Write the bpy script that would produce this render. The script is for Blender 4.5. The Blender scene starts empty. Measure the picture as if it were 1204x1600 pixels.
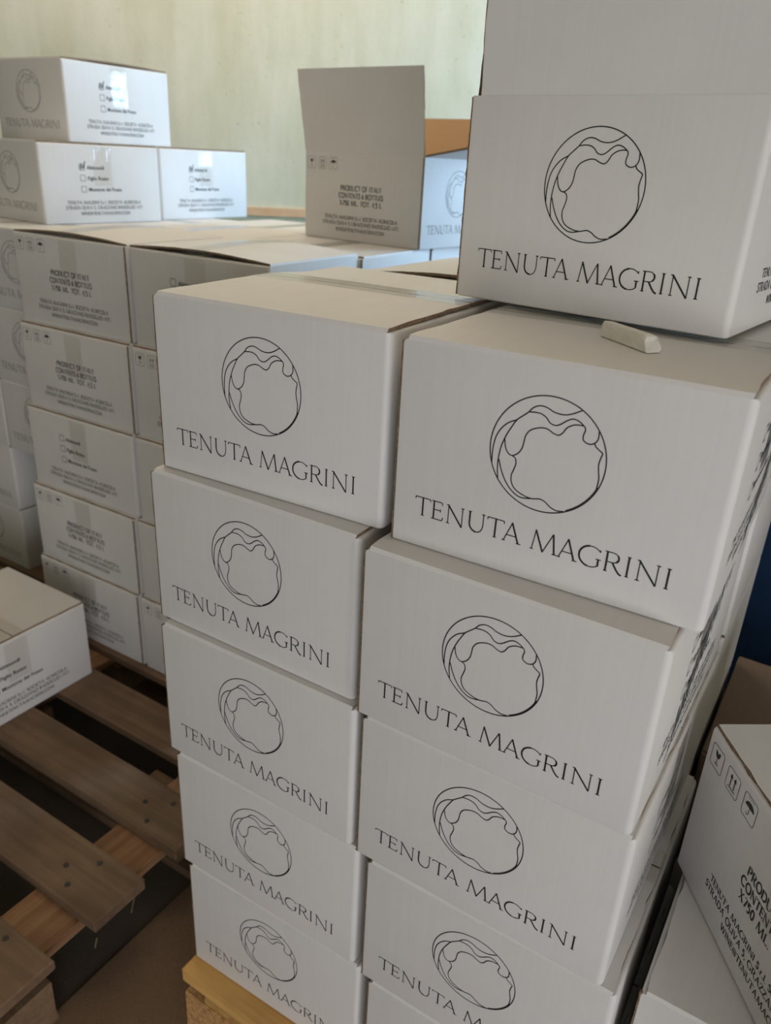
import bpy, bmesh, math, random
from mathutils import Vector, Matrix

random.seed(7)
SC = bpy.context.scene
COL = SC.collection
ZS = 1.085                      # height of the stack datum (top of the front stack) above the floor
W, D, H = 0.265, 0.33, 0.1811   # carton: logo face width, depth, height
PI = math.pi

# ------------------------------------------------------------------ camera
F_PX = 1226.15
YAW, PITCH, ROLL = 0.54515, 0.42279, 0.05295
CAM_LOC = Vector((0.5238, -0.5409, 0.1257 + ZS))
fwd = Vector((-math.sin(YAW) * math.cos(PITCH), math.cos(YAW) * math.cos(PITCH), -math.sin(PITCH)))
rgt = Vector((math.cos(YAW), math.sin(YAW), 0))
upv = rgt.cross(fwd)
r2 = math.cos(ROLL) * rgt + math.sin(ROLL) * upv
u2 = -math.sin(ROLL) * rgt + math.cos(ROLL) * upv
cam_d = bpy.data.cameras.new('camera')
cam = bpy.data.objects.new('camera', cam_d)
COL.objects.link(cam)
M = Matrix.Identity(4)
for i in range(3):
    M[i][0], M[i][1], M[i][2], M[i][3] = r2[i], u2[i], -fwd[i], CAM_LOC[i]
cam.matrix_world = M
cam_d.sensor_fit = 'VERTICAL'
cam_d.sensor_height = 36.0
cam_d.sensor_width = 27.09
cam_d.lens = F_PX / 1600 * 36.0
cam_d.clip_start = 0.02
cam_d.dof.use_dof = True
cam_d.dof.focus_distance = 0.72
cam_d.dof.aperture_fstop = 8.0
SC.camera = cam

# ------------------------------------------------------------------ view + world
SC.view_settings.view_transform = 'Standard'
SC.view_settings.look = 'None'
SC.view_settings.gamma = 1.0
SC.view_settings.use_curve_mapping = False
SC.view_settings.exposure = 0.0
world = bpy.data.worlds.new('daylight')
SC.world = world
world.use_nodes = True
bg = world.node_tree.nodes['Background']
bg.inputs[0].default_value = (0.72, 0.84, 1.0, 1)
bg.inputs[1].default_value = 1.0

# room frame: 'a' runs along the back wall, 'b' runs towards it, origin under the camera
EA = Vector((math.cos(math.radians(40)), math.sin(math.radians(40)), 0))
EB = Vector((-EA.y, EA.x, 0))
ORG = Vector((CAM_LOC.x, CAM_LOC.y, 0))
def room(a, b, z=0.0):
    return ORG + EA * a + EB * b + Vector((0, 0, z))
A0, A1, B0, B1, ZC = -4.0, 2.75, -2.6, 3.1, 2.9
WIN = (0.85, 1.85, 0.95, 1.65)      # first window in the right wall: b0 b1 z0 z1
WIN2 = (2.2, 2.75, 1.25, 2.3)       # second, smaller one near the corner, added unseen for tape glare and wall light
DOOR = (-0.5, 1.8, 0.0, 1.90)       # open door in the wall behind the camera: a0 a1 z0 z1

def area(name, loc, direction, sx, sy, power, color):
    l = bpy.data.lights.new(name, 'AREA')
    l.shape = 'RECTANGLE'; l.size = sx; l.size_y = sy; l.energy = power; l.color = color
    o = bpy.data.objects.new(name, l); COL.objects.link(o)
    o.location = loc
    o.rotation_euler = Vector(direction).to_track_quat('-Z', 'Y').to_euler()
    return o
for wn, wp in ((WIN, 50), (WIN2, 86)):
    area('window_daylight', room(A1 + 0.12, (wn[0] + wn[1]) / 2, (wn[2] + wn[3]) / 2), -EA, wn[1] - wn[0], wn[3] - wn[2], wp, (0.46, 0.71, 1.0))
area('doorway_daylight', room((DOOR[0] + DOOR[1]) / 2, B0 - 0.4, 0.9), EB, 2.5, 1.8, 58, (0.985, 0.955, 0.965))

# ------------------------------------------------------------------ materials
def mat(name, rough=0.6):
    m = bpy.data.materials.new(name); m.use_nodes = True
    nt = m.node_tree; b = nt.nodes['Principled BSDF']
    b.inputs['Roughness'].default_value = rough
    return m, nt, b
def node(nt, t, **kw):
    n = nt.nodes.new(t)
    for k, v in kw.items(): setattr(n, k, v)
    return n
def ramp(nt, fac, stops):
    r = node(nt, 'ShaderNodeValToRGB')
    els = r.color_ramp.elements
    while len(els) < len(stops): els.new(0.5)
    for e, (p, c) in zip(els, stops): e.position = p; e.color = (*c, 1)
    nt.links.new(fac, r.inputs[0]); return r.outputs[0]
def noise(nt, vec, scale, detail=4, rough=0.55):
    n = node(nt, 'ShaderNodeTexNoise')
    n.inputs['Scale'].default_value = scale; n.inputs['Detail'].default_value = detail; n.inputs['Roughness'].default_value = rough
    nt.links.new(vec, n.inputs['Vector']); return n.outputs[0]
def mapping(nt, vec, scale):
    m = node(nt, 'ShaderNodeMapping'); m.inputs['Scale'].default_value = scale
    nt.links.new(vec, m.inputs['Vector']); return m.outputs[0]
def mix(nt, a, b, fac, mode='MULTIPLY'):
    m = node(nt, 'ShaderNodeMix', data_type='RGBA', blend_type=mode)
    if isinstance(fac, (int, float)): m.inputs[0].default_value = fac
    else: nt.links.new(fac, m.inputs[0])
    for s, i in ((a, 6), (b, 7)):
        if isinstance(s, tuple): m.inputs[i].default_value = (*s, 1)
        else: nt.links.new(s, m.inputs[i])
    return m.outputs[2]
def bump(nt, b, h, strength, dist):
    n = node(nt, 'ShaderNodeBump'); n.inputs['Strength'].default_value = strength; n.inputs['Distance'].default_value = dist
    nt.links.new(h, n.inputs['Height']); nt.links.new(n.outputs[0], b.inputs['Normal'])

def paper_mat(name, base, scale):
    """white-faced corrugated board: faint flutes, soft mottling, a few pressed lines"""
    m, nt, b = mat(name, 0.55)
    tc = node(nt, 'ShaderNodeTexCoord'); oi = node(nt, 'ShaderNodeObjectInfo')
    fl = noise(nt, mapping(nt, tc.outputs['Object'], scale), 1.0, 2)
    mo = noise(nt, tc.outputs['Object'], 9.0, 4)
    c1 = ramp(nt, fl, [(0.3, (0.975, 0.975, 0.975)), (0.7, (1, 1, 1))])
    c2 = ramp(nt, mo, [(0.3, (0.95, 0.945, 0.94)), (0.7, (1, 1, 1))])
    c = mix(nt, mix(nt, base, c1, 1.0), c2, 1.0)
    vr = ramp(nt, oi.outputs['Random'], [(0.0, (0.96, 0.955, 0.95)), (1.0, (1, 1, 1))])
    nt.links.new(mix(nt, c, vr, 1.0), b.inputs['Base Color'])
    bump(nt, b, fl, 0.25, 0.0006)
    b.inputs['Specular IOR Level'].default_value = 0.35
    return m
PAPER = paper_mat('white_coated_board', (0.80, 0.787, 0.777), (260, 260, 3))
PAPER_TOP = paper_mat('white_coated_flap', (0.80, 0.787, 0.777), (260, 3, 3))

def kraft_mat(name, c0, c1):
    m, nt, b = mat(name, 0.85)
    tc = node(nt, 'ShaderNodeTexCoord')
    f = noise(nt, tc.outputs['Object'], 420, 4)
    nt.links.new(ramp(nt, f, [(0.3, c0), (0.7, c1)]), b.inputs['Base Color'])
    bump(nt, b, f, 0.6, 0.001)
    return m
KRAFT = kraft_mat('raw_corrugated_edge', (0.115, 0.072, 0.043), (0.34, 0.24, 0.155))
KRAFT_IN = kraft_mat('kraft_liner', (0.36, 0.21, 0.10), (0.44, 0.27, 0.14))

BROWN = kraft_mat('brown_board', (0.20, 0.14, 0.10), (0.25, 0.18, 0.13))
INK, nt, b = mat('black_ink', 0.6)
f = noise(nt, node(nt, 'ShaderNodeTexCoord').outputs['Object'], 900, 2)
nt.links.new(ramp(nt, f, [(0.3, (0.012, 0.012, 0.012)), (0.75, (0.03, 0.029, 0.028))]), b.inputs['Base Color'])
RED_INK, nt, b = mat('red_ink', 0.6)
f = noise(nt, node(nt, 'ShaderNodeTexCoord').outputs['Object'], 600, 2)
nt.links.new(ramp(nt, f, [(0.3, (0.30, 0.05, 0.05)), (0.75, (0.42, 0.10, 0.09))]), b.inputs['Base Color'])
MARKER, nt, b = mat('grey_marker', 0.7)
f = noise(nt, node(nt, 'ShaderNodeTexCoord').outputs['Object'], 500, 3)
nt.links.new(ramp(nt, f, [(0.35, (0.05, 0.06, 0.065)), (0.7, (0.16, 0.18, 0.19))]), b.inputs['Base Color'])

TAPE = bpy.data.materials.new('clear_tape'); TAPE.use_nodes = True
nt = TAPE.node_tree; nt.nodes.clear()
out = node(nt, 'ShaderNodeOutputMaterial'); mx = node(nt, 'ShaderNodeMixShader')
tr = node(nt, 'ShaderNodeBsdfTransparent'); gl = node(nt, 'ShaderNodeBsdfGlossy')
tr.inputs[0].default_value = (0.96, 0.95, 0.93, 1); gl.inputs['Roughness'].default_value = 0.1
tc = node(nt, 'ShaderNodeTexCoord')
wv = noise(nt, mapping(nt, tc.outputs['Object'], (60, 150, 14)), 1.0, 2)
bp = node(nt, 'ShaderNodeBump'); bp.inputs['Strength'].default_value = 0.5; bp.inputs['Distance'].default_value = 0.0028
nt.links.new(wv, bp.inputs['Height']); nt.links.new(bp.outputs[0], gl.inputs['Normal']); None

lw = node(nt, 'ShaderNodeLayerWeight'); lw.inputs[0].default_value = 0.5
pw = node(nt, 'ShaderNodeMath', operation='POWER'); pw.inputs[1].default_value = 5.0
ma = node(nt, 'ShaderNodeMath', operation='MULTIPLY_ADD'); ma.inputs[1].default_value = 0.9; ma.inputs[2].default_value = 0.055
nt.links.new(lw.outputs['Facing'], pw.inputs[0]); nt.links.new(pw.outputs[0], ma.inputs[0]); nt.links.new(ma.outputs[0], mx.inputs[0])
nt.links.new(tr.outputs[0], mx.inputs[1]); nt.links.new(gl.outputs[0], mx.inputs[2])
nt.links.new(mx.outputs[0], out.inputs[0])

def wood_mat(name, dark, mid, light, axis='X', rough=0.75):
    m, nt, b = mat(name, rough)
    tc = node(nt, 'ShaderNodeTexCoord'); oi = node(nt, 'ShaderNodeObjectInfo')
    off = node(nt, 'ShaderNodeVectorMath', operation='ADD')
    nt.links.new(tc.outputs['Object'], off.inputs[0])
    sc = node(nt, 'ShaderNodeVectorMath', operation='SCALE'); sc.inputs[0].default_value = (3.1, 1.7, 0.9)
    nt.links.new(oi.outputs['Random'], sc.inputs['Scale']); nt.links.new(sc.outputs[0], off.inputs[1])
    st = {'X': (3, 55, 55), 'Y': (55, 3, 55), 'Z': (55, 55, 3)}[axis]
    g = noise(nt, mapping(nt, off.outputs[0], st), 1.0, 6, 0.6)
    p = noise(nt, off.outputs[0], 7.0, 3)
    c = ramp(nt, g, [(0.28, dark), (0.5, mid), (0.72, light)])
    c = mix(nt, c, ramp(nt, p, [(0.3, (0.62, 0.6, 0.6)), (0.65, (1, 1, 1))]), 1.0)
    nt.links.new(c, b.inputs['Base Color']); bump(nt, b, g, 0.5, 0.002)
    return m
OLD_WOOD = wood_mat('weathered_pallet_wood', (0.15, 0.094, 0.054), (0.205, 0.128, 0.076), (0.255, 0.165, 0.102))
OLD_WOOD_Y = wood_mat('weathered_pallet_wood_cross', (0.20, 0.10, 0.045), (0.32, 0.17, 0.085), (0.42, 0.25, 0.13), 'Y')
NEW_WOOD = wood_mat('fresh_pine', (0.48, 0.23, 0.06), (0.68, 0.38, 0.115), (0.78, 0.48, 0.17))
NEW_WOOD_Y = wood_mat('fresh_pine_cross', (0.48, 0.23, 0.06), (0.68, 0.38, 0.115), (0.78, 0.48, 0.17), 'Y')
NAIL, nt, b = mat('rusty_nail_head', 0.6)
f = noise(nt, node(nt, 'ShaderNodeTexCoord').outputs['Object'], 300, 2)
nt.links.new(ramp(nt, f, [(0.3, (0.02, 0.018, 0.016)), (0.75, (0.05, 0.04, 0.035))]), b.inputs['Base Color'])
CHIP, nt, b = mat('chipboard_block', 0.85)
tc = node(nt, 'ShaderNodeTexCoord')
v = node(nt, 'ShaderNodeTexVoronoi'); v.inputs['Scale'].default_value = 120
nt.links.new(noise(nt, tc.outputs['Object'], 30, 3), v.inputs['Vector'])
f = noise(nt, tc.outputs['Object'], 140, 5, 0.7)
nt.links.new(ramp(nt, f, [(0.3, (0.30, 0.14, 0.045)), (0.55, (0.60, 0.34, 0.13)), (0.75, (0.76, 0.49, 0.23))]), b.inputs['Base Color'])
bump(nt, b, f, 0.8, 0.003)

WALL, nt, b = mat('cream_plaster', 0.8)
geo = node(nt, 'ShaderNodeNewGeometry'); sep = node(nt, 'ShaderNodeSeparateXYZ'); nt.links.new(geo.outputs['Position'], sep.inputs[0])
st = noise(nt, mapping(nt, geo.outputs['Position'], (9, 9, 1.6)), 1.0, 5, 0.6)
bl = noise(nt, geo.outputs['Position'], 2.2, 5, 0.6)
sp = noise(nt, geo.outputs['Position'], 55, 4, 0.7)
c = ramp(nt, st, [(0.3, (0.76, 0.715, 0.52)), (0.6, (0.88, 0.84, 0.67))])
c = mix(nt, c, ramp(nt, bl, [(0.3, (0.86, 0.88, 0.84)), (0.65, (1, 1, 1))]), 1.0)
c = mix(nt, c, ramp(nt, sp, [(0.26, (0.72, 0.66, 0.52)), (0.36, (1, 1, 1))]), 1.0)
dado = node(nt, 'ShaderNodeMath', operation='LESS_THAN'); nt.links.new(sep.outputs['Z'], dado.inputs[0]); dado.inputs[1].default_value = 1.0
dc = ramp(nt, st, [(0.3, (0.52, 0.53, 0.37)), (0.7, (0.62, 0.62, 0.46))])
nt.links.new(mix(nt, c, dc, dado.outputs[0], 'MIX'), b.inputs['Base Color'])
bump(nt, b, sp, 0.3, 0.003)
STRIPE, nt, b = mat('orange_painted_strip', 0.7)
f = noise(nt, node(nt, 'ShaderNodeTexCoord').outputs['Object'], 20, 3)
nt.links.new(ramp(nt, f, [(0.3, (0.78, 0.47, 0.26)), (0.7, (0.86, 0.56, 0.34))]), b.inputs['Base Color'])
FLOOR, nt, b = mat('dusty_concrete', 0.85)
geo = node(nt, 'ShaderNodeNewGeometry')
f = noise(nt, geo.outputs['Position'], 6, 6, 0.6); g = noise(nt, geo.outputs['Position'], 160, 3, 0.6)
c = ramp(nt, f, [(0.3, (0.06, 0.048, 0.036)), (0.7, (0.11, 0.088, 0.066))])
nt.links.new(mix(nt, c, ramp(nt, g, [(0.6, (1, 1, 1)), (0.72, (1.5, 1.4, 1.3))]), 1.0), b.inputs['Base Color'])
bump(nt, b, g, 0.4, 0.002)
CEIL, nt, b = mat('limewashed_ceiling', 0.85)
f = noise(nt, node(nt, 'ShaderNodeNewGeometry').outputs['Position'], 3, 4)
nt.links.new(ramp(nt, f, [(0.3, (0.62, 0.47, 0.31)), (0.7, (0.70, 0.55, 0.38))]), b.inputs['Base Color'])
SHEET = kraft_mat('brown_card_sheet', (0.14, 0.088, 0.052), (0.20, 0.128, 0.078))
CHALK, nt, b = mat('white_chalk', 0.8)
f = noise(nt, node(nt, 'ShaderNodeTexCoord').outputs['Object'], 120, 4)
nt.links.new(ramp(nt, f, [(0.3, (0.76, 0.73, 0.66)), (0.7, (0.86, 0.84, 0.79))]), b.inputs['Base Color'])
bump(nt, b, f, 0.4, 0.001)
BLUE, nt, b = mat('navy_paint', 0.7)
b.inputs['Specular IOR Level'].default_value = 0.15
f = noise(nt, node(nt, 'ShaderNodeTexCoord').outputs['Object'], 12, 3)
nt.links.new(ramp(nt, f, [(0.3, (0.005, 0.018, 0.05)), (0.7, (0.007, 0.026, 0.066))]), b.inputs['Base Color'])
FRAME, nt, b = mat('window_paint', 0.5)
f = noise(nt, node(nt, 'ShaderNodeTexCoord').outputs['Object'], 12, 3)
nt.links.new(ramp(nt, f, [(0.3, (0.5, 0.5, 0.48)), (0.7, (0.62, 0.62, 0.6))]), b.inputs['Base Color'])
STRAW, nt, b = mat('straw', 0.8)
f = noise(nt, node(nt, 'ShaderNodeTexCoord').outputs['Object'], 90, 3)
nt.links.new(ramp(nt, f, [(0.3, (0.45, 0.38, 0.22)), (0.7, (0.6, 0.52, 0.33))]), b.inputs['Base Color'])

# ------------------------------------------------------------------ object helpers
def link(name, mesh, parent=None):
    o = bpy.data.objects.new(name, mesh); COL.objects.link(o)
    if parent: o.parent = parent
    return o
def mesh_of(name, bm, *mats, smooth=False, recalc=True):
    if recalc: bmesh.ops.recalc_face_normals(bm, faces=bm.faces)
    me = bpy.data.meshes.new(name); bm.to_mesh(me); bm.free()
    for m in mats: me.materials.append(m)
    if smooth:
        for p in me.polygons: p.use_smooth = True
        try: me.set_sharp_from_angle(angle=math.radians(40))
        except Exception: pass
    return me
def add_box(bm, lo, hi, mi=0, bevel=0.0):
    r = bmesh.ops.create_cube(bm, size=1.0)
    vs = r['verts']
    for v in vs:
        v.co = Vector([(lo[i] + hi[i]) / 2 + v.co[i] * (hi[i] - lo[i]) for i in range(3)])
    fs = {f for v in vs for f in v.link_faces}
    for f in fs: f.material_index = mi
    if bevel:
        es = {e for v in vs for e in v.link_edges}
        bmesh.ops.bevel(bm, geom=list(es), offset=bevel, segments=1, affect='EDGES')
def empty(name, loc, rz, label, cat, group=None):
    o = bpy.data.objects.new(name, None); COL.objects.link(o)
    o.empty_display_size = 0.05
    o.location = loc; o.rotation_euler = (0, 0, rz)
    o['label'] = label; o['category'] = cat
    if group: o['group'] = group
    return o
def struct(name, bm, m):
    o = link(name, mesh_of(name, bm, m)); o['kind'] = 'structure'; return o

# ------------------------------------------------------------------ the room
def quad_slab(bm, p0, p1, z0, z1, nrm, t):
    """upright slab between floor points p0 and p1, thickness t along nrm"""
    v = [p + n + Vector((0, 0, z)) for z in (z0, z1) for n in (Vector(), nrm * t) for p in (p0, p1)]
    V = [bm.verts.new(c) for c in v]
    for f in ((0, 1, 5, 4), (2, 3, 7, 6), (0, 1, 3, 2), (4, 5, 7, 6), (0, 2, 6, 4), (1, 3, 7, 5)):
        bm.faces.new([V[i] for i in f])
bm = bmesh.new(); quad_slab(bm, room(A0, B1), room(A1 + .2, B1), 0, ZC, EB, 0.2); struct('wall_back', bm, WALL)
bm = bmesh.new(); quad_slab(bm, room(A0, B0), room(A0, B1), 0, ZC, -EA, 0.2); struct('wall_left', bm, WALL)
bm = bmesh.new()
for b0_, b1_, z0, z1 in ((B0, WIN[0], 0, ZC), (WIN[1], WIN2[0], 0, ZC), (WIN2[1], B1, 0, ZC), (WIN[0], WIN[1], 0, WIN[2]), (WIN[0], WIN[1], WIN[3], ZC), (WIN2[0], WIN2[1], 0, WIN2[2]), (WIN2[0], WIN2[1], WIN2[3], ZC)):
    quad_slab(bm, room(A1, b0_), room(A1, b1_), z0, z1, EA, 0.2)
struct('wall_right', bm, WALL)
bm = bmesh.new()
for a0_, a1_, z0, z1 in ((A0, DOOR[0], 0, ZC), (DOOR[1], A1 + .2, 0, ZC), (DOOR[0], DOOR[1], DOOR[3], ZC)):
    quad_slab(bm, room(a0_, B0), room(a1_, B0), z0, z1, -EB, 0.2)
struct('wall_front', bm, WALL)
bm = bmesh.new()
for zz in (0, ):
    V = [bm.verts.new(room(a, b_, z)) for z in (0, -0.15) for a, b_ in ((A0 - .2, B0 - .2), (A1 + .2, B0 - .2), (A1 + .2, B1 + .2), (A0 - .2, B1 + .2))]
    for f in ((0, 1, 2, 3), (4, 5, 6, 7), (0, 1, 5, 4), (1, 2, 6, 5), (2, 3, 7, 6), (3, 0, 4, 7)): bm.faces.new([V[i] for i in f])
struct('floor', bm, FLOOR)
bm = bmesh.new()
V = [bm.verts.new(room(a, b_, z)) for z in (ZC, ZC + .15) for a, b_ in ((A0 - .2, B0 - .2), (A1 + .2, B0 - .2), (A1 + .2, B1 + .2), (A0 - .2, B1 + .2))]
for f in ((0, 1, 2, 3), (4, 5, 6, 7), (0, 1, 5, 4), (1, 2, 6, 5), (2, 3, 7, 6), (3, 0, 4, 7)): bm.faces.new([V[i] for i in f])
struct('ceiling', bm, CEIL)
bm = bmesh.new(); quad_slab(bm, room(A0, B1 - .008), room(A1, B1 - .008), 0.998, 1.026, EB, 0.012); struct('trim_1', bm, STRIPE)
for wk, wn in enumerate((WIN, WIN2)):
    bm = bmesh.new(); mid = (wn[0] + wn[1]) / 2
    for b0_, b1_ in ((wn[0], wn[0] + .04), (wn[1] - .04, wn[1])): quad_slab(bm, room(A1 + .02, b0_), room(A1 + .02, b1_), wn[2], wn[3], EA, 0.05)
    for z0, z1 in ((wn[2], wn[2] + .04), (wn[3] - .04, wn[3])): quad_slab(bm, room(A1 + .02, wn[0]), room(A1 + .02, wn[1]), z0, z1, EA, 0.05)
    wo = struct('window_%d' % (wk + 1), bm, FRAME)
    bm = bmesh.new(); quad_slab(bm, room(A1 + .03, mid - .015), room(A1 + .03, mid + .015), wn[2] + .04, wn[3] - .04, EA, 0.03)
    link('glazing_bar', mesh_of('glazing_bar', bm, FRAME), wo)

# ------------------------------------------------------------------ print: strokes as thin flat ink
INK_T = 0.00025
def catmull(pts, n=5):
    P = [Vector(p) for p in pts]; out = []
    for i in range(len(P) - 1):
        p0 = P[i - 1] if i else P[0] * 2 - P[1]
        p3 = P[i + 2] if i + 2 < len(P) else P[-1] * 2 - P[-2]
        p1, p2 = P[i], P[i + 1]
        for k in range(n):
            t = k / n
            out.append(0.5 * ((2 * p1) + (p2 - p0) * t + (2 * p0 - 5 * p1 + 4 * p2 - p3) * t * t + (3 * p1 - p0 - 3 * p2 + p3) * t ** 3))
    out.append(P[-1]); return out
class Print:
    """flat 2-D artwork collected as quads/polygons, later laid on a face"""
    def __init__(s): s.v = []; s.f = []
    def ribbon(s, pts, w, w1=None, closed=False):
        P = [Vector(p[:2]) for p in pts]; n = len(P); w1 = w if w1 is None else w1; base = len(s.v)
        for i in range(n):
            if closed: a, b = P[i - 1], P[(i + 1) % n]
            else: a, b = P[max(i - 1, 0)], P[min(i + 1, n - 1)]
            d = (b - a).normalized(); nn = Vector((-d.y, d.x)); k = 1.0
            if not closed and 0 < i < n - 1:
                d1 = (P[i] - P[i - 1]).normalized(); k = 1 / max(0.5, abs(Vector((-d1.y, d1.x)).dot(nn)))
            hw = (w + (w1 - w) * i / max(n - 1, 1)) / 2 * k
            s.v += [P[i] + nn * hw, P[i] - nn * hw]
        m = n if closed else n - 1
        for i in range(m):
            j = (i + 1) % n
            s.f.append((base + 2 * i, base + 2 * i + 1, base + 2 * j + 1, base + 2 * j))
    def poly(s, pts):
        base = len(s.v); s.v += [Vector(p) for p in pts]; s.f.append(tuple(range(base, base + len(pts))))
    def mesh(s, name, to3, *mats):
        """to3 maps (u,v) to a point on the face; ink stands a fraction of a millimetre proud"""
        me = bpy.data.meshes.new(name)
        me.from_pydata([to3(p.x, p.y) for p in s.v], [], s.f)
        for m in mats: me.materials.append(m)
        me.update(); return me

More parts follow.
